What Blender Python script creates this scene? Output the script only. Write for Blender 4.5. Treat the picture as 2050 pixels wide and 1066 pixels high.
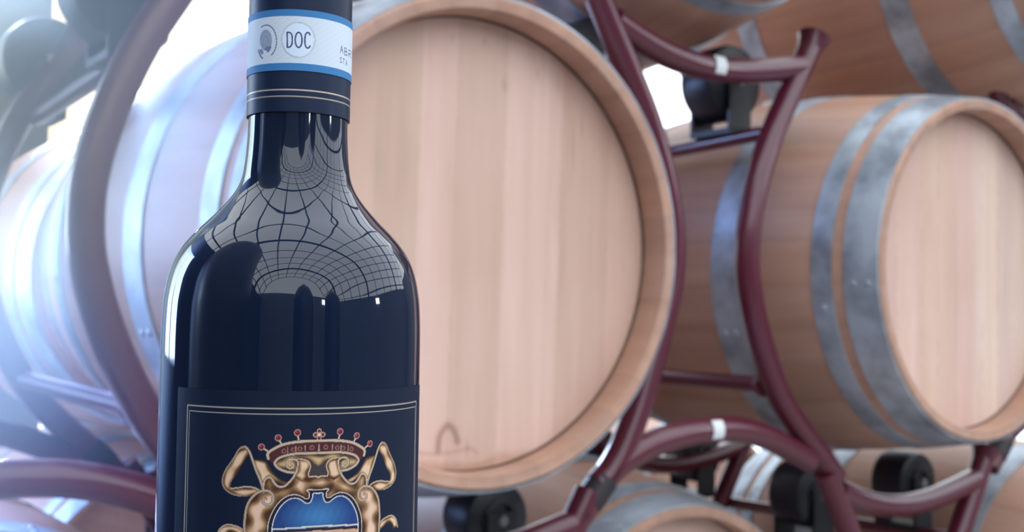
import bpy, bmesh, math, random
import numpy as np
from mathutils import Matrix, Vector
random.seed(7); rng = np.random.default_rng(7)
for o in list(bpy.data.objects): bpy.data.objects.remove(o)
COL = bpy.context.scene.collection
SC = bpy.context.scene
CZ = 1.35                                   # eye height above the floor
# ------------------------------------------------------------------ camera
F_PX = 2236.0; PITCH = 0.04009; ROLL = 0.01607
f0 = np.array([0, math.cos(PITCH), math.sin(PITCH)]); u0 = np.array([0, -math.sin(PITCH), math.cos(PITCH)]); r0 = np.array([1., 0, 0])
CR = math.cos(ROLL)*r0 + math.sin(ROLL)*u0; CU = -math.sin(ROLL)*r0 + math.cos(ROLL)*u0
cam = bpy.data.cameras.new('camera'); camo = bpy.data.objects.new('camera', cam); COL.objects.link(camo)
cam.sensor_width = 36.0; cam.lens = F_PX*36.0/2050.0; cam.clip_start = .02; cam.clip_end = 200
M = Matrix(((CR[0], CU[0], -f0[0], 0), (CR[1], CU[1], -f0[1], 0), (CR[2], CU[2], -f0[2], CZ), (0, 0, 0, 1)))
camo.matrix_world = M
cam.dof.use_dof = True; cam.dof.focus_distance = .306; cam.dof.aperture_fstop = 21.0
SC.camera = camo
# ------------------------------------------------------------------ daylight and exposure
W = bpy.data.worlds.new('daylight'); SC.world = W; W.use_nodes = True
bg = W.node_tree.nodes['Background']; bg.inputs[0].default_value = (.86, .94, 1.0, 1); bg.inputs[1].default_value = 3.0
SC.view_settings.view_transform = 'Standard'; SC.view_settings.look = 'None'
SC.view_settings.gamma = 1; SC.view_settings.use_curve_mapping = False
SC.view_settings.exposure = 0.12
def area(name, loc, target, sx, sy, power, color):
    l = bpy.data.lights.new(name, 'AREA'); l.shape = 'RECTANGLE'; l.size = sx; l.size_y = sy; l.energy = power; l.color = color
    o = bpy.data.objects.new(name, l); COL.objects.link(o); o.location = loc
    o.rotation_euler = (Vector(target)-Vector(loc)).to_track_quat('-Z', 'Y').to_euler(); return o
area('window_daylight', (-3.33, 2.3, CZ+.75), (-.6, 1.6, CZ+.2), 1.7, 1.9, 200, (.26, .45, 1.0))
def beam(loc, target, energy, color, deg, soft):  # unseen spot lamps added to brighten the haze, tinted like daylight
    sp = bpy.data.lights.new('added_haze_spot', 'SPOT'); sp.energy = energy; sp.color = color; sp.spot_size = math.radians(deg); sp.spot_blend = .6; sp.shadow_soft_size = soft
    o = bpy.data.objects.new('added_haze_spot', sp); COL.objects.link(o); o.location = loc; o.rotation_euler = (Vector(target)-Vector(loc)).to_track_quat('-Z', 'Y').to_euler()
beam((-2.9, 7.0, CZ+1.7), (-.85, 1.0, CZ+.2), 5200, (.50, .68, 1.0), 24, .35)
beam((-3.1, 4.2, CZ+2.6), (-.70, 1.0, CZ+.2), 3000, (.24, .40, 1.0), 26, .35)
# ------------------------------------------------------------------ helpers
def px_ray(px, py):
    return (px-1025)/F_PX*CR - (py-533)/F_PX*CU + f0
def link_mesh(name, verts, faces, mat=None, parent=None, smooth=True, cols=None):
    me = bpy.data.meshes.new(name); me.from_pydata([tuple(map(float, v)) for v in verts], [], [tuple(map(int, f)) for f in faces]); me.update()
    if smooth: me.polygons.foreach_set('use_smooth', [True]*len(me.polygons))
    if cols is not None:
        a = me.color_attributes.new('paint', 'FLOAT_COLOR', 'POINT')
        c = np.ones((len(verts), 4), np.float32); c[:, :cols.shape[1]] = cols; a.data.foreach_set('color', c.ravel())
    if mat: me.materials.append(mat)
    o = bpy.data.objects.new(name, me); COL.objects.link(o)
    if parent: o.parent = parent
    return o
def empty(name, loc=(0, 0, 0), rot=None, label=None, cat=None, group=None):
    o = bpy.data.objects.new(name, None); COL.objects.link(o); o.empty_display_size = .05
    o.location = loc
    if rot is not None: o.rotation_euler = rot
    if label: o['label'] = label; o['category'] = cat
    if group: o['group'] = group
    return o
def tag(o, label, cat, group=None):
    o['label'] = label; o['category'] = cat
    if group: o['group'] = group
    return o
class MB:
    def __init__(s): s.v = []; s.f = []
    def add(s, v, f):
        n = len(s.v); s.v += [tuple(map(float, a)) for a in v]; s.f += [tuple(i+n for i in q) for q in f]
    def box(s, lo, hi, T=None):
        v = [(x, y, z) for x in (lo[0], hi[0]) for y in (lo[1], hi[1]) for z in (lo[2], hi[2])]
        if T is not None: v = [tuple(T@Vector(a)) for a in v]
        s.add(v, [(0, 1, 3, 2), (4, 6, 7, 5), (0, 4, 5, 1), (2, 3, 7, 6), (0, 2, 6, 4), (1, 5, 7, 3)])
    def tube(s, pts, r, n=14, cap=True):
        pts = np.array(pts, float); r = np.broadcast_to(np.array(r, float), (len(pts),))
        tg = np.gradient(pts, axis=0); tg /= np.linalg.norm(tg, axis=1)[:, None]
        ref = np.array([0., 1, 0]) if abs(tg[0][1]) < .9 else np.array([0., 0, 1])
        a = np.cross(tg[0], ref); a /= np.linalg.norm(a); V = []
        for i in range(len(pts)):
            a = a - tg[i]*(a@tg[i]); a /= np.linalg.norm(a); b = np.cross(tg[i], a)
            for k in range(n):
                q = 2*math.pi*k/n; V.append(pts[i]+r[i]*(math.cos(q)*a+math.sin(q)*b))
        Fc = [(i*n+k, i*n+(k+1) % n, (i+1)*n+(k+1) % n, (i+1)*n+k) for i in range(len(pts)-1) for k in range(n)]
        if cap: Fc += [tuple(range(n-1, -1, -1)), tuple((len(pts)-1)*n+k for k in range(n))]
        s.add(V, Fc)
    def lathe(s, prof, n=64, axis='y', loc=(0, 0, 0), close=False):
        # prof: (radius, along)
        V = []
        for (r, t) in prof:
            for k in range(n):
                q = 2*math.pi*k/n
                if axis == 'y': V.append((loc[0]+r*math.cos(q), loc[1]+t, loc[2]+r*math.sin(q)))
                elif axis == 'z': V.append((loc[0]+r*math.cos(q), loc[1]+r*math.sin(q), loc[2]+t))
        m = len(prof); Fc = []
        rng_ = range(m) if close else range(m-1)
        for i in rng_:
            j = (i+1) % m
            for k in range(n):
                q = (i*n+k, i*n+(k+1) % n, j*n+(k+1) % n, j*n+k)
                Fc.append(q if axis == 'y' else q)
        s.add(V, Fc)
    def build(s, name, mat, parent=None, smooth=True):
        o = link_mesh(name, s.v, s.f, mat, parent, smooth)
        bm = bmesh.new(); bm.from_mesh(o.data); bmesh.ops.recalc_face_normals(bm, faces=bm.faces); bm.to_mesh(o.data); bm.free()
        if smooth:
            try: o.data.set_sharp_from_angle(angle=math.radians(38))
            except Exception: pass
        return o
def spline(P, n=10):
    P = np.array(P, float); out = []
    Q = np.vstack([2*P[0]-P[1], P, 2*P[-1]-P[-2]])
    for i in range(1, len(Q)-2):
        for k in range(n):
            t = k/n; a, b, c, d = Q[i-1], Q[i], Q[i+1], Q[i+2]
            out.append(.5*((2*b)+(-a+c)*t+(2*a-5*b+4*c-d)*t*t+(-a+3*b-3*c+d)*t**3))
    out.append(P[-1]); return np.array(out)
# ------------------------------------------------------------------ materials
def mat(name): 
    m = bpy.data.materials.new(name); m.use_nodes = True; nt = m.node_tree
    return m, nt, nt.nodes['Principled BSDF']
def simple(name, col, rough=.5, metal=0, coat=0, ior=1.5, bump=None):
    m, nt, b = mat(name); b.inputs['Base Color'].default_value = (*col, 1); b.inputs['Roughness'].default_value = rough
    b.inputs['Metallic'].default_value = metal; b.inputs['IOR'].default_value = ior
    if coat: b.inputs['Coat Weight'].default_value = coat; b.inputs['Coat Roughness'].default_value = .08
    if bump:
        tc = nt.nodes.new('ShaderNodeTexCoord'); n = nt.nodes.new('ShaderNodeTexNoise'); n.inputs['Scale'].default_value = bump[0]; n.inputs['Detail'].default_value = 3
        bp = nt.nodes.new('ShaderNodeBump'); bp.inputs['Strength'].default_value = bump[1]; bp.inputs['Distance'].default_value = .002
        nt.links.new(tc.outputs['Object'], n.inputs['Vector']); nt.links.new(n.outputs[0], bp.inputs['Height']); nt.links.new(bp.outputs[0], b.inputs['Normal'])
    return m
def wood(name, scale_vec, dark, light, rough=.55, amount=.5):
    """oak: paint attribute (board tone) multiplied by long grain noise"""
    m, nt, b = mat(name); N = nt.nodes.new; L = nt.links.new
    tc = N('ShaderNodeTexCoord'); mp = N('ShaderNodeMapping'); mp.inputs['Scale'].default_value = scale_vec
    n1 = N('ShaderNodeTexNoise'); n1.inputs['Scale'].default_value = 1; n1.inputs['Detail'].default_value = 6; n1.inputs['Roughness'].default_value = .65
    n2 = N('ShaderNodeTexNoise'); n2.inputs['Scale'].default_value = 5; n2.inputs['Detail'].default_value = 3
    at = N('ShaderNodeVertexColor'); at.layer_name = 'paint'
    rp = N('ShaderNodeValToRGB'); rp.color_ramp.elements[0].position = .3; rp.color_ramp.elements[0].color = (*dark, 1); rp.color_ramp.elements[1].position = .72; rp.color_ramp.elements[1].color = (*light, 1)
    L(tc.outputs['Object'], mp.inputs[0]); L(mp.outputs[0], n1.inputs['Vector']); L(tc.outputs['Object'], n2.inputs['Vector'])
    mx = N('ShaderNodeMix'); mx.data_type = 'FLOAT'; mx.inputs[0].default_value = .35
    L(n1.outputs[0], mx.inputs[2]); L(n2.outputs[0], mx.inputs[3]); L(mx.outputs[0], rp.inputs[0])
    mu = N('ShaderNodeMix'); mu.data_type = 'RGBA'; mu.blend_type = 'MULTIPLY'; mu.inputs[0].default_value = 1
    L(rp.outputs[0], mu.inputs[6]); L(at.outputs[0], mu.inputs[7]); L(mu.outputs[2], b.inputs['Base Color'])
    b.inputs['Roughness'].default_value = rough
    bp = N('ShaderNodeBump'); bp.inputs['Strength'].default_value = .25; bp.inputs['Distance'].default_value = .001
    L(n1.outputs[0], bp.inputs['Height']); L(bp.outputs[0], b.inputs['Normal'])
    return m
STAVE = wood('oak_stave', (26, 2.2, 26), (.42, .228, .158), (.59, .355, .262), .48)
HEADW = wood('oak_head', (34, 34, 2.2), (.59, .382, .308), (.73, .515, .437), .6)
def galv():
    m, nt, b = mat('galvanised_steel'); N = nt.nodes.new; L = nt.links.new
    tc = N('ShaderNodeTexCoord'); n = N('ShaderNodeTexNoise'); n.inputs['Scale'].default_value = 9; n.inputs['Detail'].default_value = 5; n.inputs['Roughness'].default_value = .6
    rp = N('ShaderNodeValToRGB'); rp.color_ramp.elements[0].position = .38; rp.color_ramp.elements[0].color = (.25, .28, .33, 1); rp.color_ramp.elements[1].position = .62; rp.color_ramp.elements[1].color = (.52, .60, .68, 1)
    L(tc.outputs['Object'], n.inputs['Vector']); L(n.outputs[0], rp.inputs[0]); L(rp.outputs[0], b.inputs['Base Color'])
    b.inputs['Metallic'].default_value = .55; b.inputs['Roughness'].default_value = .46
    return m
HOOP = galv()
RED = simple('maroon_paint', (.095, .008, .024), .30, 0, .35)
RUBBER = simple('black_rubber', (.010, .012, .020), .42, bump=(40, .1))
BLACKP = simple('black_plastic', (.012, .013, .018), .5)
BOLT = simple('bolt_steel', (.32, .34, .37), .35, .9)
WHITEP = simple('white_plastic', (.75, .77, .80), .5)
SLEEVE = simple('black_sleeve', (.022, .016, .022), .6)
# ------------------------------------------------------------------ the rack's own axes
U = np.array([.814796, .579745, .00166]); Bk = np.array([-.579746, .814797, 0]); Wp = np.array([-.001352, -.000962, .999999])
A0 = np.array([-.0204, 1.3208, CZ+.0817]); LAT = 1.0242
def P(s, h, d): return A0+s*U+h*Wp+d*Bk
RACK = Matrix(((U[0], Bk[0], Wp[0]), (U[1], Bk[1], Wp[1]), (U[2], Bk[2], Wp[2])))
RROT = RACK.to_euler()
def at_plane(px, py, d):                    # a pixel's point on the plane d metres behind the barrel heads, in rack axes
    r = px_ray(px, py); o = np.array([0, 0, CZ]); k = ((A0-o)@Bk+d)/(r@Bk); p = o+k*r-A0
    return p@U, p@Wp
# ------------------------------------------------------------------ barrels
BL, R0, RB = .95, .293, .345
def rad(t): return R0+(RB-R0)*(1-((t-BL/2)/(BL/2))**2)
def stave_mesh(seed):
    r = np.random.default_rng(seed); n = 30; w = r.uniform(.75, 1.25, n); w = w/w.sum()*2*math.pi; ed = np.concatenate([[0], np.cumsum(w)])
    ang = []; tone = []
    for i in range(n):
        g = .0035; tn = r.uniform(.93, 1.04); hue = r.uniform(-.03, .03)
        for k, q in enumerate([g, .012, .3, .5, .7, None]):
            if q is None: a = ed[i+1]-g
            elif k < 2: a = ed[i]+(g if k == 0 else .012)
            else: a = ed[i]+q*(ed[i+1]-ed[i])
            ang.append(a); e = .91 if k in (0, 5) else 1
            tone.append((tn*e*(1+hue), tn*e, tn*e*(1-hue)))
    ts = list(np.linspace(.0, BL, 25))
    prof = [(.2800, .058), (.2800, .042), (.2755, .0415), (.2745, .030), (.2735, .012), (.277, .0015), (R0-.003, 0)]+[(rad(t), t) for t in ts[0:1]][:0]
    prof += [(rad(t) if 0 < t < BL else rad(t), max(.003, min(BL-.003, t))) for t in ts]
    prof += [(R0-.003, BL), (.277, BL-.0015), (.2735, BL-.012), (.2780, BL-.060)]
    V = []; C = []
    end = len(prof)
    for j, (rr, t) in enumerate(prof):
        for a, tn in zip(ang, tone):
            V.append((rr*math.cos(a), t, rr*math.sin(a)))
            f = 1.0
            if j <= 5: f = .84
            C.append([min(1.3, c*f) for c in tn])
    m = len(ang); Fc = [(i*m+k, (i+1)*m+k, (i+1)*m+(k+1) % m, i*m+(k+1) % m) for i in range(len(prof)-1) for k in range(m)]
    return V, Fc, np.array(C)
def head_paint(s, h, seed):
    r = np.random.default_rng(seed); c = np.ones((len(s), 3)); ed = [-.30]
    while ed[-1] < .3: ed.append(ed[-1]+r.uniform(.045, .085))
    for i in range(len(ed)-1):
        k = (s >= ed[i]) & (s < ed[i+1]); t = r.uniform(.86, 1.08); c[k] *= np.array([t, t*r.uniform(.98, 1.02), t*r.uniform(.96, 1.04)])
        c[np.abs(s-ed[i]) < .0009] *= .88
    return c
def head_paint_main(s, h):
    c = np.ones((len(s), 3)); xs = [620, 745, 833, 905, 1005, 1092, 1118, 1215, 1330]
    tn = [(1.0, .98, .93), (.93, .92, .86), (1.08, 1.06, 1.07), (.95, .93, .90), (1.06, 1.05, 1.05), (1.02, 1.0, 1.0), (.90, .86, .82), (.98, .93, .88)]
    ed = [at_plane(x, 520, .047)[0] for x in xs]; ed[0] = -.4
    lean = .02*h
    for i in range(8):
        k = (s-lean >= ed[i]) & (s-lean < ed[i+1]); c[k] *= np.array(tn[i]); c[np.abs(s-lean-ed[i]) < .0008] *= .95
    c[s < at_plane(660, 520, .047)[0]] *= .97
    def blob(px, py, rx, ry, f):
        a, b = at_plane(px, py, .047); g = np.exp(-(((s-a)/rx)**2+((h-b)/ry)**2)); c[:] *= (1-np.array(f)[None]*g[:, None])
    for q in [(1010, 170, .004, .009, (.22, .26, .28)), (1076, 148, .002, .007, (.2, .24, .26)), (970, 84, .003, .006, (.18, .2, .22)), (905, 75, .003, .007, (.14, .15, .16)),
              (1148, 290, .0014, .035, (.22, .3, .34)), (1165, 255, .002, .016, (.16, .2, .22)), (1118, 165, .003, .02, (.1, .12, .14)), (1117, 410, .006, .04, (.08, .09, .1)), (755, 330, .008, .03, (.10, .07, .06)),
              (808, 300, .006, .06, (.07, .05, .06)), (935, 900, .003, .012, (.2, .24, .26)), (1175, 360, .012, .05, (.05, .06, .07)), (900, 330, .012, .1, (.04, .05, .06))]: blob(*q)
    # wine-wet stain along the foot of the head
    def stroke(pts, w, f):
        q = spline([at_plane(x, y, .047) for x, y in pts], 8); d = np.full(len(s), 9.)
        for a, b in zip(q[:-1], q[1:]):
            ab = b-a; t = np.clip(((s-a[0])*ab[0]+(h-a[1])*ab[1])/(ab@ab), 0, 1); d = np.minimum(d, np.hypot(s-a[0]-t*ab[0], h-a[1]-t*ab[1]))
        c[:] *= 1-np.array(f)[None]*np.exp(-(d/w)**2)[:, None]
    stroke([(877, 902), (880, 875), (895, 853), (908, 862), (916, 885)], .0045, (.42, .52, .54))
    stroke([(838, 908), (870, 910), (895, 908), (925, 902), (940, 898), (956, 908)], .0022, (.2, .26, .28))
    stroke([(838, 925), (900, 928), (955, 927), (985, 915), (1005, 907), (1030, 909), (1050, 903), (1075, 912)], .0025, (.12, .16, .18))
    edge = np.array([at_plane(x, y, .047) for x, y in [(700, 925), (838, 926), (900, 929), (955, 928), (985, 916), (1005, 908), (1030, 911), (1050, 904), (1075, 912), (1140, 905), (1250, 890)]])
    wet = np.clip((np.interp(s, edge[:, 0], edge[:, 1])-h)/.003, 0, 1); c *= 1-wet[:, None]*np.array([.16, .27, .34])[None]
    return c
def head_paint_second(s, h):
    c = head_paint(s, h, 11); k = np.clip((s-.02)/.03, 0, 1)[:, None]; return c*(np.array([1.0, .98, .96])*(1-k)+np.array([1.06, 1.14, 1.12])*k)
def head_mesh(paint, n=90, r=.2745, t=.047):
    g = np.linspace(-1, 1, n); X, Y = np.meshgrid(g, g)
    s = X*np.sqrt(1-Y*Y/2)*r; h = Y*np.sqrt(1-X*X/2)*r        # square grid bent into a disc
    V = np.stack([s.ravel(), np.full(n*n, t), h.ravel()], -1); C = paint(s.ravel(), h.ravel())
    Fc = [(i*n+j, i*n+j+1, (i+1)*n+j+1, (i+1)*n+j) for i in range(n-1) for j in range(n-1)]
    rim = [j for j in range(n)]+[i*n+n-1 for i in range(1, n)]+[(n-1)*n+j for j in range(n-2, -1, -1)]+[i*n for i in range(n-2, 0, -1)]
    k = len(V); V = np.vstack([V, V[rim]+np.array([0, .022, 0])]); C = np.vstack([C, C[rim]])
    m = len(rim); Fc += [(rim[(i+1) % m], rim[i], k+i, k+(i+1) % m) for i in range(m)]; Fc.append(tuple(k+i for i in range(m)))
    return V, Fc, C
HOOPS = [(.003, .060), (.080, .116), (.262, .318), (BL-.318, BL-.262), (BL-.116, BL-.080), (BL-.060, BL-.003)]
def make_barrel(seed, head=None, nh=70):
    root = empty('wine_barrel')
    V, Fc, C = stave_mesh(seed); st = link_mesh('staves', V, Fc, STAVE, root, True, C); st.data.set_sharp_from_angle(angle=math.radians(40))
    V, Fc, C = head_mesh(head or (lambda s, h: head_paint(s, h, seed)), nh); hd = link_mesh('head', V, Fc, HEADW, root, False, C)
    V, Fc, C = head_mesh(lambda s, h: head_paint(s, h, seed+50), 24); V = V*np.array([1, -1, 1])+np.array([0, BL, 0]); link_mesh('head', V, Fc, HEADW, root, False, C)
    for i, (a, b) in enumerate(HOOPS):
        m = MB(); k = 6; pr = []
        pr = [(rad(a)+.0002, a)]+[(rad(a+(b-a)*j/k)+.0024, a+(b-a)*j/k) for j in range(k+1)]+[(rad(b)+.0002, b)]
        m.lathe(pr, 128, 'y'); hp = m.build('hoop', HOOP, root)
        q = math.radians(186+(i*7) % 20); rv = MB()
        for dt in (.3, .7) if b-a > .045 else (.5,):
            t = a+(b-a)*dt; c0 = np.array([math.cos(q), 0, math.sin(q)])*(rad(t)+.002)+np.array([0, t, 0]); nn = np.array([math.cos(q), 0, math.sin(q)])
            rv.tube([c0, c0+nn*.0012, c0+nn*.0028], [.0055, .005, .002], 10)
        rv.build('rivet', HOOP, hp)
    m = MB(); m.tube([(0, BL/2, RB-.01), (0, BL/2, RB+.001), (0, BL/2, RB+.012)], [.026, .026, .023], 20); m.build('bung', WHITEP, root)
    return root
def copy_tree(o, parent=None):
    c = o.copy(); COL.objects.link(c)
    for k in list(c.keys()):
        if k in ('label', 'category', 'group') and parent is not None: del c[k]
    if parent: c.parent = parent
    for ch in [x for x in o.children]: copy_tree(ch, c)
    return c
def place(o, s, h, d, label, group='oak wine barrels lying on the maroon rack', spin=0.0, tilt=0.0):
    o.location = P(s, h, d); o.rotation_euler = (RACK@Matrix.Rotation(tilt, 3, 'X')@Matrix.Rotation(spin, 3, 'Y')).to_euler(); tag(o, label, 'barrel', group); return o
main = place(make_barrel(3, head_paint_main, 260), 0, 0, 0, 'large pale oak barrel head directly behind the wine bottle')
second = place(make_barrel(11, head_paint_second, 130), LAT, 0, 0, 'oak barrel with three bluish steel hoops showing, right of the curved maroon tubes')
V_UP, V_DN = .68, -.688
protoC = place(make_barrel(23), .5*LAT, V_UP+.035, .05, 'dark underside of the oak barrel at the top centre, above the maroon cross arc', tilt=math.radians(-4))
place(copy_tree(second), 1.39, .675, -.06, 'oak barrel on the upper row at the top right corner, two dull hoops showing', spin=1.3)
place(copy_tree(protoC), .5*LAT, V_DN+.006, .20, 'oak barrel at the bottom centre, only its top and pale blue hoop in the picture', spin=1.25)
place(copy_tree(second), 1.5*LAT, V_DN, -.1, 'oak barrel cut off by the bottom right corner, dull grey hoop showing', spin=.9)
place(copy_tree(protoC), -.5*LAT, V_DN, .10, 'oak barrel low in the bottom left corner under the maroon arc', spin=2.2)
place(copy_tree(protoC), -.5*LAT, V_UP+.075, .0, 'pale underside of the oak barrel in the top left corner', spin=2.9)
ROW2 = 1.12
g2 = 'oak barrels of the second rack row behind'
place(copy_tree(second), 0.02, -.02, ROW2, 'hazy oak barrel of the rear row at the left edge, behind the big curved tube', g2, .7)
place(copy_tree(protoC), .79, V_DN-.09, ROW2+.1, 'rear row oak barrel glimpsed behind the bottom centre barrel', g2, .3)
place(copy_tree(second), 1.52*LAT, V_DN-.02, ROW2+.05, 'rear row oak barrel glimpsed low between the black rollers at the bottom right', g2, 2.1)
place(copy_tree(protoC), .06, -.725, ROW2+.16, 'rear row oak barrel glimpsed low at the left edge under the steel bar', g2, 1.9)
# ------------------------------------------------------------------ rack
TR = .0205
def tube_obj(pts, name, parent, r=TR, n=18, m=RED, sub=8, cap=True):
    b = MB(); b.tube(spline(pts, sub), r, n, cap); return b.build(name, m, parent)
RT = [(.236, .378), (.205, .325), (.172, .270), (.135, .205), (.104, .130), (.086, .062), (.082, .005), (.088, -.045), (.106, -.105), (.132, -.165), (.168, -.225), (.215, -.275), (.262, -.318), (.300, -.357)]
LTT = RT[:9]+[(.128, -.170), (.152, -.230), (.185, -.290), (.223, -.333), (.262, -.374)]
def half(sign, d): return [(sign*x, d, z) for x, z in (RT if sign > 0 else LTT)]
TOPA = [(-.205, .345), (-.150, .325), (-.09, .310), (-.02, .303), (.05, .306), (.12, .316), (.205, .333)]
BOTA = [(-.225, -.330), (-.185, -.302), (-.13, -.280), (-.07, -.268), (0, -.262), (.07, -.266), (.13, -.281), (.185, -.303), (.235, -.325)]
D1, D2 = .15, .75
def roller(parent, s, d, h, r=.060, w=.075, bracket=True):
    m = MB(); c = .012
    m.lathe([(.001, 0), (r-c, 0), (r-.003, .004), (r, c), (r, w-c), (r-.003, w-.004), (r-c, w), (.001, w)], 36, 'y', (s, d-w/2, h)); ro = m.build('roller', RUBBER, parent)
    m = MB(); m.lathe([(.030, -.001), (.030, -.004), (.024, -.005), (.024, -.001)], 28, 'y', (s, d-w/2, h)); m.build('hub_ring', BLACKP, ro)
    m = MB(); m.lathe([(.0005, -.013), (.007, -.013), (.009, -.010), (.009, .0)], 12, 'y', (s, d-w/2, h)); m.build('bolt', BOLT, ro)
    if bracket:
        m = MB()
        for dd in (-w/2-.010, w/2+.004):
            m.box((s-.026, d+dd, h-.085), (s+.026, d+dd+.006, h+.012))
        m.box((s-.026, d-w/2-.010, h-.092), (s+.026, d+w/2+.010, h-.082)); m.build('roller_bracket', BLACKP, parent, False)
def module(label, cs, ch, tags=(True, True), rear=True, drop=.374, bh=.69, rdx=0.0, left=True, right=True, rr=.060, cups='', sleeves='lr', rdx2=0.0, rear_top=True, legs=False):
    root = empty('barrel_rack_frame', P(cs, ch, 0), RROT, label, 'rack', 'maroon tubular barrel rack frames')
    for d in ((D1, D2) if rear else (D1,)):
        for sg in (-1, 1):
            if (sg < 0 and not left) or (sg > 0 and not right): continue
            tube_obj(half(sg, d), 'curved_tube', root)
            e = RT[0]; e2 = RT[1]; dx, dz = e[0]-e2[0], e[1]-e2[1]; L = math.hypot(dx, dz); dx /= L; dz /= L
            m = MB()
            q = [(sg*(e[0]+dx*k), d, e[1]+dz*k) for k in (-.012, 0, .012, .012, .0)]
            m.tube(q[:3], [TR+.0005, TR+.003, TR+.008], 20, False); m.tube([q[2], (sg*(e[0]+dx*.0125), d, e[1]+dz*.0125)], [TR+.008, TR+.006], 20, False)
            if ('l' if sg < 0 else 'r') in cups: m.build('tube_socket', RED, root)
            if ('l' if sg < 0 else 'r') not in sleeves: continue
            hh = RT if sg > 0 else LTT; e = np.array(hh[-2]); e2 = np.array(hh[-1]); m = MB(); m.tube([(sg*(e[0]+(e2[0]-e[0])*k), d, e[1]+(e2[1]-e[1])*k) for k in (-.25, .1, .5)], TR+.0014, 20); m.build('joint_sleeve', SLEEVE, root)
        if d < .5 or rear_top: tube_obj([(x, d, z) for x, z in TOPA], 'cross_arc', root)
        tube_obj([(x, d, z) for x, z in BOTA], 'cross_arc', root)
    for k, z in ((0, .304), (1, -.262)):
        if tags[k]:
            m = MB(); a = TR+.0008; n = 8
            for i in range(n):                                  # a small sticker folded over the tube's face
                q0, q1 = [math.radians(-125+82*j/n) for j in (i, i+1)]
                V = [(x, D1+a*math.sin(q)*1.0, z+a*math.cos(q)) for q in (q0, q1) for x in (-.0115, .0115)]
                V2 = [(x, D1+(a+.0006)*math.sin(q)*1.0, z+(a+.0006)*math.cos(q)) for q in (q0, q1) for x in (-.0115, .0115)]
                m.add(V+V2, [(0, 1, 3, 2), (4, 6, 7, 5), (0, 4, 5, 1), (2, 3, 7, 6), (0, 2, 6, 4), (1, 5, 7, 3)])
            m.build('white_sticker', WHITEP, root)
    if rear:
        for sg in (-1, 1):
            if (sg < 0 and not left) or (sg > 0 and not right): continue
            m = MB(); x = sg*.150; m.tube([(x, D1+.01, -.198), (x, D2-.01, -.198)], .0135, 16); m.build('spacer_bar', RED, root)
            m = MB(); m.lathe([(.0135, .004), (.019, .006), (.021, .012), (.019, .020), (.0135, .026)], 18, 'y', (x, D1+.012, -.198)); m.build('weld_collar', RED, root)
            m = MB(); m.tube([(sg*.158, D1+.01, .222), (sg*.158, D2-.01, .205)], .0125, 16); m.build('spacer_bar', RED, root)
    if legs:
        zb_ = -(A0[2]+ch)
        for d in (D1, D2):
            for sg in (-1, 1):
                x0, z0 = (RT if sg > 0 else LTT)[-1]; m = MB(); m.tube([(sg*x0, d, z0), (sg*(x0+.01), d, z0-.03), (sg*(x0+.01), d, zb_+.004)], TR, 16); lg = m.build('leg', RED, root)
                m = MB(); m.tube([(sg*(x0+.01), d, zb_+.001), (sg*(x0+.01), d, zb_+.009)], .045, 20); m.build('foot_plate', RED, lg)
    for d in ((.30, .80) if rear else (.30,)):
        for sg in (-1, 1): roller(root, sg*.150+(rdx if d < .5 else rdx2), d-.015, bh-drop, rr)
    return root
module('maroon tubular rack frame shaped like a curved diamond, between the two large barrels', .5*LAT, 0, bh=.68, rdx=.008, rr=.066, drop=.362, cups='r', sleeves='l')
module('maroon rack frame at the left edge, its broad lower arc left of the bottle', -.5*LAT, 0, (False, False), bh=.69, rdx=.0, rdx2=.025, drop=.39, rr=.070, rear_top=False)
module('maroon rack frame under the pale barrel head, carrying a big black roller beside the bottle', .035, -.715, (False, False), bh=.715, drop=.385, sleeves='', rr=.055, legs=True)
module('maroon rack frame under the right-hand barrel, its arc sagging at the bottom right', LAT, -.725, (False, False), bh=.725, drop=.41, rdx=.02, cups='r', sleeves='', rdx2=-.07, legs=True)
module('maroon rack frame at the top edge over the pale barrel head', 0, .735, (False, False), bh=.69, sleeves='')
module('maroon rack frame at the right edge behind the rim of the right-hand barrel', 1.5*LAT, 0.0, (False, False), bh=.69, drop=.41)
# ------------------------------------------------------------------ bottle
def unit_px(X, Y, ox, oy, sc): return ox+X/sc, oy+Y/sc
BD = .3365
bx = (597-1025)/F_PX*BD
BAX = np.array([bx-.0010, BD, CZ])          # the bottle's axis at eye height
BZ = -.190                                  # base, relative to eye height
bottle = empty('wine_bottle', (BAX[0], BAX[1], CZ+BZ), None, 'dark wine bottle with navy crest label standing in front of the barrels', 'bottle')
GL = simple('dark_bottle_glass', (.005, .011, .032), .025, 0, 0, 1.52)  # blue veil of lens glare put into the glass base colour
prof = [(.0005, -.165), (.012, -.168), (.024, -.180), (.031, -.189), (.0345, -.190), (.0372, -.1872), (.0381, -.182), (.0383, -.12), (.0382, -.05), (.03815, -.0233), (.0381, -.008), (.0378, .000), (.0373, .0045), (.0363, .0095), (.0347, .0140), (.0322, .0182), (.0288, .0222), (.0252, .0258), (.0222, .0290), (.0197, .0320), (.0177, .0350), (.01625, .0385), (.0155, .043), (.0150, .049), (.01475, .057), (.0146, .075), (.0144, .093), (.0150, .0945), (.0152, .102), (.0146, .104), (.0140, .1045), (.0005, .1045)]
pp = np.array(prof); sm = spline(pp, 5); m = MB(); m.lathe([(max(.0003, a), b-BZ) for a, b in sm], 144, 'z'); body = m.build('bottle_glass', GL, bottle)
body.data.polygons.foreach_set('use_smooth', [True]*len(body.data.polygons))
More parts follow.
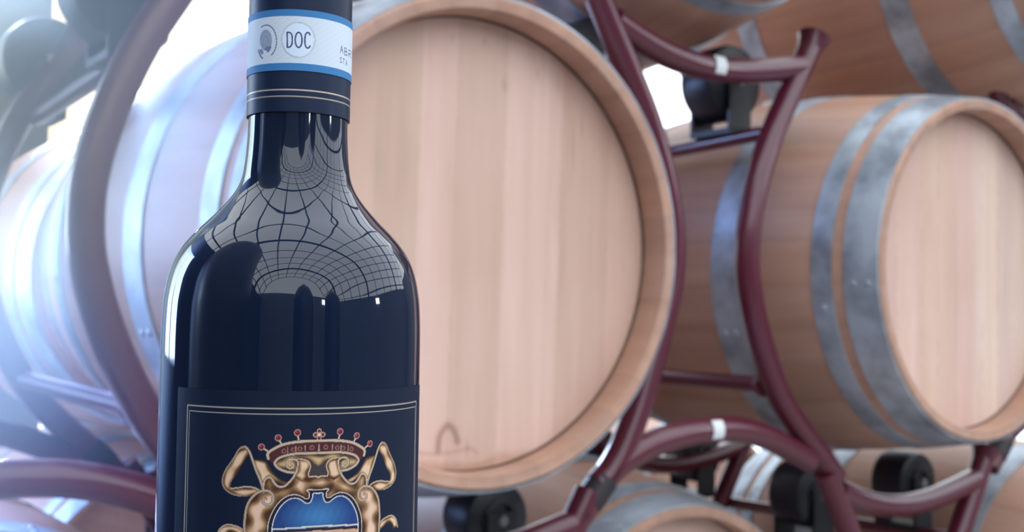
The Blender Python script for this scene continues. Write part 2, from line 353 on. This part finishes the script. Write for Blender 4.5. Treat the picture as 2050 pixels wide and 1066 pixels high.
def paint_mat(name, rough, metal_from_alpha=True, coat=0):
    m_, nt, b = mat(name); at = nt.nodes.new('ShaderNodeVertexColor'); at.layer_name = 'paint'; nt.links.new(at.outputs[0], b.inputs['Base Color'])
    if metal_from_alpha: nt.links.new(at.outputs[1], b.inputs['Metallic'])
    b.inputs['Roughness'].default_value = rough; b.inputs['Specular IOR Level'].default_value = .18
    return m_
CAPM = paint_mat('capsule_foil', .38); BANDM = paint_mat('neck_band_paper', .55); LABM = paint_mat('label_paper', .5)
def cyl_hit(px, py, r):                     # a pixel's point on the bottle's cylinder of radius r: (angle from the side facing the viewer, height)
    o = np.array([0, 0, CZ]); d = px_ray(px, py); ox, oy = o[0]-BAX[0], o[1]-BAX[1]
    a = d[0]**2+d[1]**2; b = 2*(ox*d[0]+oy*d[1]); c = ox*ox+oy*oy-r*r; q = max(0., b*b-4*a*c); k = (-b-math.sqrt(q))/(2*a); p = o+k*d
    return math.atan2(p[0]-BAX[0], -(p[1]-BAX[1])), p[2]-CZ
def curved_sheet(name, matl, r0_, th0, th1, z0, z1, nt_, nz_, paint, thick=.00018):
    """paper wrapped round the bottle; paint(theta, z) gives rgba per vertex"""
    th = np.linspace(th0, th1, nt_); z = np.linspace(z0, z1, nz_); T, Z = np.meshgrid(th, z); T = T.ravel(); Z = Z.ravel()
    rf = r0_(Z) if callable(r0_) else np.full(len(Z), r0_)
    V = np.stack([rf*np.sin(T), -rf*np.cos(T), Z-BZ], -1); C = paint(T, Z)
    Fc = [(i*nt_+j, i*nt_+j+1, (i+1)*nt_+j+1, (i+1)*nt_+j) for i in range(nz_-1) for j in range(nt_-1)]
    full = abs(th1-th0-2*math.pi) < 1e-6
    rim = list(range(nt_))+[i*nt_+nt_-1 for i in range(1, nz_)]+[(nz_-1)*nt_+j for j in range(nt_-2, -1, -1)]+[i*nt_ for i in range(nz_-2, 0, -1)]
    k = len(V); inn = V[rim].copy(); q = (np.array(rf)[rim]-thick)/np.array(rf)[rim]; inn[:, 0] *= q; inn[:, 1] *= q
    V = np.vstack([V, inn]); C = np.vstack([C, C[rim]]); mm = len(rim); Fc += [(rim[(i+1) % mm], rim[i], k+i, k+(i+1) % mm) for i in range(mm)]
    me_cols = C; o = link_mesh(name, V, Fc, matl, bottle, True, me_cols[:, :4]); o.data.set_sharp_from_angle(angle=math.radians(50)); return o
def lerp(a, b, t): t = np.clip(t, 0, 1)[:, None]; return np.array(a)[None]*(1-t)+np.array(b)[None]*t
def sd_path(x, y, Q):
    d = np.full(len(x), 1e9)
    lo = Q.min(0)-2.5; hi = Q.max(0)+2.5; k = (x > lo[0]) & (x < hi[0]) & (y > lo[1]) & (y < hi[1]); xs, ys = x[k], y[k]; dd = np.full(len(xs), 1e9)
    for a, b in zip(Q[:-1], Q[1:]):
        ab = b-a; n2 = ab@ab
        if n2 < 1e-12: continue
        t = np.clip(((xs-a[0])*ab[0]+(ys-a[1])*ab[1])/n2, 0, 1); dd = np.minimum(dd, np.hypot(xs-a[0]-t*ab[0], ys-a[1]-t*ab[1]))
    d[k] = dd; return d
def inside(x, y, Q):
    r = np.zeros(len(x), bool)
    for i in range(len(Q)):
        x1, y1 = Q[i]; x2, y2 = Q[(i+1) % len(Q)]
        if y1 == y2: continue
        c = ((y1 > y) != (y2 > y)) & (x < (x2-x1)*(y-y1)/(y2-y1)+x1); r ^= c
    return r
class Paint:
    """a print drawn in millimetres: x round the bottle, y up"""
    def __init__(s, x, y, bg): s.x = x; s.y = y; s.c = np.tile(np.array([*bg, 0.]), (len(x), 1)).astype(float); s.aa = .05
    def over(s, col, a, metal=0.):
        a = np.clip(a, 0, 1)[:, None]; c = np.asarray(col, float)
        if c.ndim == 1: c = np.tile(c, (len(s.x), 1))
        s.c[:, :3] = s.c[:, :3]*(1-a)+c*a; s.c[:, 3:] = s.c[:, 3:]*(1-a)+metal*a
    def stroke(s, Q, w, col, metal=0., edge=None):
        d = sd_path(s.x, s.y, np.asarray(Q, float))
        if edge is not None: s.over(edge, (w/2+.10-d)/s.aa+.5)
        s.over(col, (w/2-d)/s.aa+.5, metal); return d
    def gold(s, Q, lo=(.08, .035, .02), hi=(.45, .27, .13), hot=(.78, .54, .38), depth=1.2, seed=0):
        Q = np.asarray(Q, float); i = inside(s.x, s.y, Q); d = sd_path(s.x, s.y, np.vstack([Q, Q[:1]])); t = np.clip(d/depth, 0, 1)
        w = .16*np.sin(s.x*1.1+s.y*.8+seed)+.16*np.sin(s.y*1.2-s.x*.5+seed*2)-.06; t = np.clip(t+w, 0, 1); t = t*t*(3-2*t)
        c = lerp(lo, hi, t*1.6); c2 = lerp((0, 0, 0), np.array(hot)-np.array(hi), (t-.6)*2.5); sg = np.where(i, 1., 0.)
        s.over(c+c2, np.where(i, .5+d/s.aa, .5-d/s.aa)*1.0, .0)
    def fill(s, Q, col):
        Q = np.asarray(Q, float); i = inside(s.x, s.y, Q); d = sd_path(s.x, s.y, np.vstack([Q, Q[:1]])); s.over(col, np.where(i, .5+d/s.aa, .5-d/s.aa))
    def disc(s, cx, cy, r, col): s.over(col, (r-np.hypot(s.x-cx, s.y-cy))/s.aa+.5)
# front label -------------------------------------------------------
LR = .0386; THC = math.radians(12.2)+math.atan2(-BAX[0], BAX[1])*0
def lab_xy(px, py): t, z = cyl_hit(px, py, LR); return (t-THL)*LR*1000, z*1000
THL = 0.0
THL = cyl_hit(638.5, 900, LR)[0]
def CE(pts, n=8, close=False, smooth=True):   # crest tracing, left half, in mm
    q = np.array([lab_xy(*unit_px(X, Y, 420, 840, 4.716)) for X, Y in pts])
    return spline(q, n) if smooth else q
def mir(Q): return np.asarray(Q)*np.array([-1, 1])
def label_paint(T, Z):
    x = (T-THL)*LR*1000; y = Z*1000; P_ = Paint(x, y, (.006, .013, .036)); s = P_
    TAU = (.50, .38, .29); LINE = (.62, .60, .60)
    def both(f, Q, *a, **k): f(Q, *a, **k); f(mir(Q), *a, **k)
    # double keyline frame
    tl = lab_xy(600, 819)[1]; xl = lab_xy(373, 900)[0]; fr = abs(xl)
    for k, wv in ((0, .30), (1.45, .26)):
        q = [(-fr+k*.6, -115), (-fr+k*.6, tl-k), (fr-k*.6, tl-k), (fr-k*.6, -115)]; s.stroke(q, wv, (.55, .50, .42), .3)
    # lower ribbons
    both(s.gold, CE([(60, 1120), (90, 1045), (140, 1003), (200, 1000), (270, 1020), (330, 1060), (330, 1130), (250, 1080), (190, 1060), (150, 1080), (130, 1130)]), depth=.9, seed=2)
    both(s.stroke, CE([(60, 1120), (90, 1045), (140, 1003), (200, 1000), (270, 1020), (330, 1060)]), .42, TAU)
    # ribbons beside the crown
    rb = [(330, 262), (270, 290), (225, 370), (150, 480), (120, 570), (135, 645), (200, 700), (300, 728), (380, 728), (450, 690), (440, 660), (400, 648), (330, 640), (250, 655), (205, 640), (205, 590), (260, 510), (320, 400), (368, 330), (372, 290), (352, 266)]
    both(s.gold, CE(rb), depth=1.1, seed=1); 
    both(s.gold, CE([(412, 380), (470, 385), (530, 402), (565, 455), (605, 515), (670, 570), (745, 602), (700, 625), (620, 590), (560, 550), (512, 590), (498, 640), (470, 560), (435, 470)]), depth=1.0, seed=3)
    both(s.stroke, CE([(300, 268), (340, 265), (375, 310), (405, 390), (440, 490), (470, 560), (492, 625), (500, 670)]), .55, TAU, edge=(.06, .03, .02))
    both(s.stroke, CE([(330, 262), (275, 285), (225, 370), (150, 480), (120, 570), (135, 645), (200, 700), (290, 726)]), .42, (.36, .26, .19))
    both(s.stroke, CE([(200, 655), (270, 648), (340, 638), (420, 648), (480, 680)]), .40, TAU)
    # gold scrollwork body
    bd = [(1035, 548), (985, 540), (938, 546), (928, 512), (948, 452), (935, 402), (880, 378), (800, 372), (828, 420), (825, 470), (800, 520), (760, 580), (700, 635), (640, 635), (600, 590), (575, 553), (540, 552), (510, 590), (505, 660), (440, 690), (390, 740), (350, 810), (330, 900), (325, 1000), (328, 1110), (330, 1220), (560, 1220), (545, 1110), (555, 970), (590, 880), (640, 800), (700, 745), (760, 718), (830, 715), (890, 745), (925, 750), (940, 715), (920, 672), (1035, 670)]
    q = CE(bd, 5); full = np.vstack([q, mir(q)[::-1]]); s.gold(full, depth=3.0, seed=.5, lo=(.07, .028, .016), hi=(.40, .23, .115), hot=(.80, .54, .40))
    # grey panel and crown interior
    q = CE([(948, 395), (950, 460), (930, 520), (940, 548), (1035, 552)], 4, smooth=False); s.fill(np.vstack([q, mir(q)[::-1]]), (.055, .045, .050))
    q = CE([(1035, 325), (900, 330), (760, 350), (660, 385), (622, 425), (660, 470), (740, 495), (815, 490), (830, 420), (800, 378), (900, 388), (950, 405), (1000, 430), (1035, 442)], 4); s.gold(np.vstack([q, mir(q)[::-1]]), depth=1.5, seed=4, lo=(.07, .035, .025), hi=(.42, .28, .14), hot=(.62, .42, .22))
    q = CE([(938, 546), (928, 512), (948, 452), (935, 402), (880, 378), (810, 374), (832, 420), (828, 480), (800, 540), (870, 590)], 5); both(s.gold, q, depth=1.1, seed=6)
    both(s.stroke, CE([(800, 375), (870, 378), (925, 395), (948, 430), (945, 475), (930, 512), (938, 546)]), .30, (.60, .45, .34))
    s.stroke(np.vstack([CE([(938, 546), (985, 540), (1010, 542), (1035, 550)]), mir(CE([(938, 546), (985, 540), (1010, 542), (1035, 550)]))[::-1]]), .28, (.60, .45, .34))
    # crown band
    q = CE([(1035, 215), (850, 225), (700, 252), (600, 290), (552, 330), (560, 372), (585, 410), (612, 420), (640, 385), (700, 348), (820, 322), (1035, 305)], 5); s.fill(np.vstack([q, mir(q)[::-1]]), (.075, .022, .028))
    for X in (700, 790, 850, 965):
        cx, cy = lab_xy(*unit_px(X, 268+(965-X)*.085+((965-X)/265.)**2*12, 420, 840, 4.716))
        for sg in (-1, 1): s.disc(sg*cx, cy, .62, (.30, .20, .14)); s.disc(sg*cx, cy, .44, (.13, .012, .022)); s.disc(sg*cx-.1, cy+.12, .14, (.35, .08, .08))
    for X in (735, 812, 900, 1033):
        a = lab_xy(*unit_px(X, 240+(1033-X)*.08, 420, 840, 4.716)); b = lab_xy(*unit_px(X+2, 300+(1033-X)*.07, 420, 840, 4.716)); both(s.stroke, np.array([a, b]), .22, (.42, .32, .24))
    q = CE([(552, 372), (548, 325), (600, 283), (700, 238), (850, 212), (1035, 205)]); both(s.stroke, q, .66, (.56, .43, .33), edge=(.12, .05, .04))
    q = CE([(815, 503), (740, 500), (660, 470), (616, 428), (628, 388), (690, 352), (820, 326), (1035, 316)]); both(s.stroke, q, .60, (.53, .40, .31), edge=(.10, .05, .04))
    # scroll edges
    both(s.stroke, CE([(828, 400), (826, 470), (800, 530), (760, 585), (700, 635), (640, 632), (603, 592), (578, 556), (545, 552), (515, 585), (506, 640), (508, 690)]), .52, (.52, .39, .30), edge=(.09, .045, .03))
    both(s.stroke, CE([(832, 440), (830, 400), (800, 380), (760, 378), (730, 402), (726, 440), (752, 465), (784, 456), (790, 428), (768, 414)]), .44, (.55, .42, .32), edge=(.10, .05, .035))
    both(s.stroke, CE([(330, 1150), (327, 1000), (335, 900), (355, 812), (395, 745), (450, 695), (510, 676), (565, 685), (598, 730), (590, 788), (545, 812), (505, 790), (505, 760), (530, 752)]), .60, (.46, .35, .27), edge=(.08, .04, .03))
    # shield opening
    o1 = CE([(1035, 668), (922, 668), (938, 700), (935, 745), (905, 752), (870, 732), (820, 714), (760, 718), (700, 745), (640, 800), (590, 880), (556, 970), (545, 1060), (545, 1220)], 6)
    o2 = CE([(1035, 702), (978, 702), (968, 745), (945, 788), (905, 792), (865, 765), (815, 745), (755, 755), (695, 797), (645, 862), (604, 950), (585, 1060), (585, 1220)], 6)
    s.fill(np.vstack([o1, mir(o1)[::-1]]), (.018, .014, .026)); Q = np.vstack([o2, mir(o2)[::-1]])
    n = np.sin(x*9.1+np.sin(y*7.3)*2)*np.sin(y*8.7+np.sin(x*6.1)*2)*.5+.5; cx0, cy0 = lab_xy(638, 1040); rr = np.hypot((x)/9.5, (y-lab_xy(638, 1035)[1])/5.5)
    s.fill(Q, (.02, .05, .17)); i = inside(x, y, Q); bl = lerp((.055, .19, .43), (.022, .055, .20), rr*1.1-.15); bl = bl*(1+.28*n[:, None]-.1); s.over(bl, np.where(i, 1., 0.))
    pk = lab_xy(638, 1063)[1]; yl = pk+.35*np.cos(x*.16); i2 = i & (y < yl)
    s.over((.60, .36, .25), np.where(i2, 1., 0.)); s.over((.03, .02, .03), np.where(i & (np.abs(y-yl-.0) < .32), 1., 0.)); s.over(LINE, np.where(i & (np.abs(y-yl-.75) < .22), 1., 0.))
    both(s.stroke, o1, .24, (.62, .56, .52)); both(s.stroke, o2, .26, (.66, .66, .72))
    # pearls and ruby cross on the crown
    for (X, Y, X2, Y2) in ((487, 262, 545, 300), (645, 176, 672, 226), (828, 128, 838, 192)):
        a = np.array(lab_xy(*unit_px(X, Y, 420, 840, 4.716))); b = np.array(lab_xy(*unit_px(X2, Y2, 420, 840, 4.716)))
        for sg in (-1, 1):
            a_, b_ = a*np.array([sg, 1]), b*np.array([sg, 1]); s.stroke(np.array([a_+(b_-a_)*.5, b_]), .42, (.60, .48, .38)); s.disc(a_[0], a_[1], .92, (.50, .25, .22)); s.disc(a_[0], a_[1], .66, (.16, .015, .03)); s.disc(a_[0]-.2, a_[1]+.2, .16, (.5, .2, .2))
    cc = np.array(lab_xy(*unit_px(1036, 146, 420, 840, 4.716)))
    for dx, dy in ((0, 1.0), (0, -.95), (-1.0, 0), (1.0, 0)): s.disc(dx, cc[1]+dy, .66, (.58, .38, .30)); 
    for dx, dy in ((0, 1.0), (0, -.95), (-1.0, 0), (1.0, 0)): s.disc(dx, cc[1]+dy, .44, (.15, .015, .03))
    s.disc(0, cc[1], .36, (.72, .58, .48))
    return s.c
z_top = cyl_hit(600, 784, LR)[1]
th_l = cyl_hit(353, 900, LR)[0]; hw = THL-th_l
# fine grid over the crest, plain elsewhere: one sheet with uneven columns would waste nothing, so it is one dense sheet
curved_sheet('front_label', LABM, LR, THL-hw, THL+hw, -.118, z_top, 560, 470, label_paint)
# capsule -------------------------------------------------------------
CPR = .0154
def cap_r(Z): return np.where(Z > .095, CPR, CPR)+0*Z
zc0 = cyl_hit(607, 224, CPR)[1]; zl1 = cyl_hit(607, 180.5, CPR)[1]; zl2 = cyl_hit(607, 193.5, CPR)[1]
def cap_paint(T, Z):
    p = Paint(T*CPR*1000, Z*1000, (.010, .020, .052))
    for zz in (zl1, zl2): p.over((.55, .46, .38), (.16-np.abs(p.y-zz*1000))/.05+.5, .4)
    return p.c
curved_sheet('capsule', CAPM, CPR, -math.pi, math.pi, zc0, .107, 160, 260, cap_paint, .0006)
m = MB(); m.lathe([(CPR, .107-BZ), (CPR-.0006, .1085-BZ), (CPR-.002, .109-BZ), (.0005, .109-BZ)], 64, 'z')
o = m.build('capsule_top', simple('capsule_navy', (.014, .021, .044), .38), bottle)
# neck band -------------------------------------------------------------
NR = .01562
def nb(px, py): t, z = cyl_hit(px, py, NR); return t*NR*1000, z*1000
def NP(pts, n=6, smooth=True):
    q = np.array([nb(*unit_px(X, Y, 500, 20, 8.2)) for X, Y in pts]); return spline(q, n) if smooth else q
zb = [cyl_hit(607, yy, NR)[1] for yy in (142, 127, 33, 19.5)]
def band_paint(T, Z):
    x = T*NR*1000; y = Z*1000; s = Paint(x, y, (.62, .70, .80)); s.aa = .04
    g = np.sin((x*1.2+y*2.2)*3.4+np.sin(x*2.1)*1.4)*np.sin((x*.7-y)*1.9+1); s.c[:, :3] *= (1-.10*np.clip(g*1.6-.3, 0, 1))[:, None]
    INK = (.055, .085, .17); GR = (.16, .20, .29)
    def arc(cx, cy, rx, ry, a0, a1, n=40): q = np.radians(np.linspace(a0, a1, n)); return NP(np.stack([cx+rx*np.cos(q), cy-ry*np.sin(q)], -1), smooth=False)
    # DOC roundel
    q = arc(795, 492, 250, 270, 0, 360, 60); s.fill(q, (.66, .76, .92)); s.stroke(arc(797, 492, 278, 292, 0, 360, 70), .09, GR); s.stroke(arc(797, 492, 262, 277, -20, 90, 40), .06, GR); s.stroke(arc(797, 492, 262, 277, 190, 270, 40), .07, INK)
    W_ = .46
    s.stroke(NP([(615, 368), (615, 612)], smooth=False), W_, INK); s.stroke(NP([(612, 368), (655, 370), (690, 410), (698, 490), (688, 570), (655, 608), (612, 612)]), W_, INK)
    s.stroke(arc(802, 492, 56, 124, 0, 360, 40), W_, INK)
    s.stroke(NP([(990, 410), (975, 380), (948, 372), (918, 400), (904, 490), (915, 590), (945, 625), (972, 618), (990, 592)]), W_, INK)
    # state seal: a round emblem with a ring of lettering
    s.fill(arc(265, 495, 100, 175, 0, 360, 50), (.30, .36, .50)); 
    for k in range(12): 
        a = k*30; s.stroke(arc(265, 495, 90-k*5, 160-k*9, a, a+150, 20), .10, (.12, .17, .30) if k % 2 else (.42, .50, .64))
    s.fill(NP([(230, 640), (265, 660), (300, 700), (345, 640), (350, 590), (290, 600)], 3), (.16, .21, .36)); s.fill(NP([(165, 640), (205, 650), (225, 700), (210, 730), (180, 720), (160, 680)], 3), (.20, .25, .38))
    for a in range(-60, 125, 11): s.stroke(arc(275, 510, 165, 262, a, a+5, 4), .42, (.13, .18, .32))
    s.stroke(arc(265, 520, 140, 300, 208, 245, 14), .55, (.15, .20, .34))
    # lettering cut off by the neck's edge: ABR / STA
    def glyph(ch, X, Y, w, h, sl, wd):
        G = {'A': [[(0, 1), (.5, 0), (1, 1)], [(.22, .62), (.78, .62)]], 'B': [[(0, 0), (0, 1)], [(0, 0), (.8, .05), (.8, .42), (0, .48), (.95, .56), (.95, .95), (0, 1)]], 'R': [[(0, 0), (0, 1)], [(0, 0), (.9, .08), (.9, .42), (0, .5), (.95, 1)]],
             'S': [[(.95, .12), (.5, 0), (.05, .2), (.5, .5), (.95, .78), (.5, 1), (.05, .88)]], 'T': [[(0, 0), (1, 0)], [(.5, 0), (.5, 1)]]}[ch]
        for st in G: s.stroke(NP([(X+a*w, Y+b*h+a*w*sl) for a, b in st], smooth=False), wd, GR)
    for i, ch in enumerate('ABR'): glyph(ch, 1488+i*68, 582+i*38, 44, 118, .35, .34)
    for i, ch in enumerate('STA'): glyph(ch, 1482+i*46, 772+i*24, 30, 90, .4, .28)
    blue = (s.y < zb[1]*1000) | (s.y > zb[2]*1000); s.over((.050, .20, .46), np.where(blue, 1., 0.)); return s.c
curved_sheet('neck_band', BANDM, NR, -2.2, 2.2, zb[0], zb[3], 560, 220, band_paint)
# ------------------------------------------------------------------ table under the bottle
tt = empty('tasting_table', (BAX[0], BAX[1]-.02, 0), None, 'dark round bistro table that carries the wine bottle', 'table')
DKW = simple('dark_table_wood', (.035, .022, .018), .45)
zt = CZ+BZ; m = MB(); m.lathe([(.0005, zt-.03), (.235, zt-.03), (.24, zt-.026), (.24, zt-.004), (.236, zt), (.0005, zt)], 72, 'z'); m.build('table_top', DKW, tt)
m = MB(); m.lathe([(.0005, 0), (.20, 0), (.20, .012), (.05, .03), (.03, .06), (.028, zt-.03), (.0005, zt-.03)], 40, 'z'); m.build('pedestal', BLACKP, tt)
# ------------------------------------------------------------------ the hall
def struct(name, m, matl, smooth=False): o = m.build(name, matl, None, smooth); o['kind'] = 'structure'; return o
CONC = simple('concrete_floor', (.30, .28, .27), .6, bump=(6, .2)); DARKW = simple('dark_navy_wall', (.012, .020, .045), .8); GREYW = simple('grey_plaster', (.16, .17, .20), .8); STEEL = simple('dark_roof_steel', (.012, .016, .030), .5)
m = MB(); m.box((-4, -10, -.1), (9, 8, 0)); struct('floor', m, CONC)
m = MB()                                    # left wall with one window opening
m.box((-3.5, -10, 0), (-3.35, 1.4, 4)); m.box((-3.5, 3.2, 0), (-3.35, 8, 4)); m.box((-3.5, 1.4, 0), (-3.35, 3.2, CZ-.25)); m.box((-3.5, 1.4, CZ+1.75), (-3.35, 3.2, 4)); struct('wall_left', m, DARKW)
m = MB(); m.box((-3.48, 1.4, CZ-.25), (-3.37, 1.46, CZ+1.75)); m.box((-3.48, 3.14, CZ-.25), (-3.37, 3.2, CZ+1.75)); m.box((-3.48, 2.27, CZ-.25), (-3.37, 2.33, CZ+1.75)); m.box((-3.48, 1.4, CZ-.25), (-3.37, 3.2, CZ-.19)); m.box((-3.48, 1.4, CZ+1.69), (-3.37, 3.2, CZ+1.75)); struct('window_1', m, STEEL)
m = MB(); m.box((-4, -10.2, 0), (9, -10, 4.6)); struct('wall_back', m, GREYW)
m = MB(); m.box((3.9, 8, 0), (8.75, 8.2, 4.0)); struct('added_wall_front', m, GREYW)  # added out of view to keep bright sky off the bottle's right edge
m = MB(); vc = (2.5, 3.3); VR = 6.1
def vp(a, y, r=VR): return (vc[0]+r*math.cos(a), y, vc[1]+r*math.sin(a)*.55)
A_ = np.radians(np.linspace(6, 174, 14))
for a in A_:
    p = vp(a, 0); m.tube([(p[0], -10, p[2]), (p[0], 8, p[2])], .045, 6)
for k, y in enumerate(np.arange(-10, 8.01, 1.5)):
    r = .13 if k % 4 == 2 else .045
    m.tube([vp(a, y) for a in np.radians(np.linspace(0, 180, 30))], r, 6)
struct('ceiling', m, STEEL)
m = MB(); m.box((8.6, -10, 0), (8.75, 8, 3.4)); struct('wall_right', m, GREYW)
TANK = simple('dark_tank_steel', (.025, .024, .03), .35)
def tank(x, y, r, h, label):
    m = MB(); m.lathe([(.001, .002), (r, .002), (r, h-.9*r)]+[(r*math.cos(a), h-.9*r+.9*r*math.sin(a)) for a in np.radians(np.linspace(6, 89.5, 12))], 40, 'z'); t = empty('wine_tank', (x, y, 0), None, label, 'tank', 'domed wine tanks mirrored in the bottle')
    m.build('tank_shell', TANK, t)
    m = MB(); m.lathe([(.001, h-.02), (.12, h-.02), (.12, h+.05), (.001, h+.05)], 20, 'z'); m.build('lid', BOLT, t)
tank(1.3, -3.6, .62, 2.9, 'dark domed wine tank mirrored in the bottle, middle one of the mirrored row')
tank(3.6, -3.4, .62, 3.0, 'dark domed wine tank mirrored in the bottle, nearest the bottle edge')
tank(-1.75, -.75, 1.0, 3.9, 'broad dark domed stand-in for the person behind the camera, mirrored in the bottle')  # added dome, its dark shape replaces the camera holder's reflection

EM = simple('lit_window', (.8, .85, .9), .5); EM.node_tree.nodes['Principled BSDF'].inputs['Emission Color'].default_value = (.9, .95, 1, 1); EM.node_tree.nodes['Principled BSDF'].inputs['Emission Strength'].default_value = 22
m = MB(); m.box((7.2, -9.98, 3.3), (7.9, -9.9, 4.1)); m.box((8.5, .1, 2.5), (8.58, .7, 3.1)); struct('window_2', m, EM)
# scattering volume added to imitate blue lens glare at the left edge
hm, nt, b = mat('glare_haze_volume'); N = nt.nodes.new; L = nt.links.new; nt.nodes.remove(b); out = nt.nodes['Material Output']
tc = N('ShaderNodeTexCoord'); ln = N('ShaderNodeVectorMath'); ln.operation = 'LENGTH'; mr = N('ShaderNodeMapRange'); mr.inputs[1].default_value = 0; mr.inputs[2].default_value = 1; mr.inputs[3].default_value = 1; mr.inputs[4].default_value = 0; mr.interpolation_type = 'SMOOTHERSTEP'
ml = N('ShaderNodeMath'); ml.operation = 'MULTIPLY'; ml.inputs[1].default_value = 4.6; vs = N('ShaderNodeVolumeScatter'); vs.inputs['Color'].default_value = (.46, .63, 1, 1); vs.inputs['Anisotropy'].default_value = .42
L(tc.outputs['Object'], ln.inputs[0]); L(ln.outputs['Value'], mr.inputs[0]); L(mr.outputs[0], ml.inputs[0]); L(ml.outputs[0], vs.inputs['Density']); L(vs.outputs[0], out.inputs['Volume'])
bm = bmesh.new(); bmesh.ops.create_icosphere(bm, subdivisions=3, radius=1.0); me = bpy.data.meshes.new('glare_haze'); bm.to_mesh(me); bm.free(); me.materials.append(hm)
mo = bpy.data.objects.new('glare_haze', me); COL.objects.link(mo); mo.location = (-.62, .90, CZ+.19); mo.scale = (.57, .52, .56); mo['kind'] = 'stuff'; mo['label'] = 'added blue haze standing in for lens glare at the left edge'; mo['category'] = 'haze'
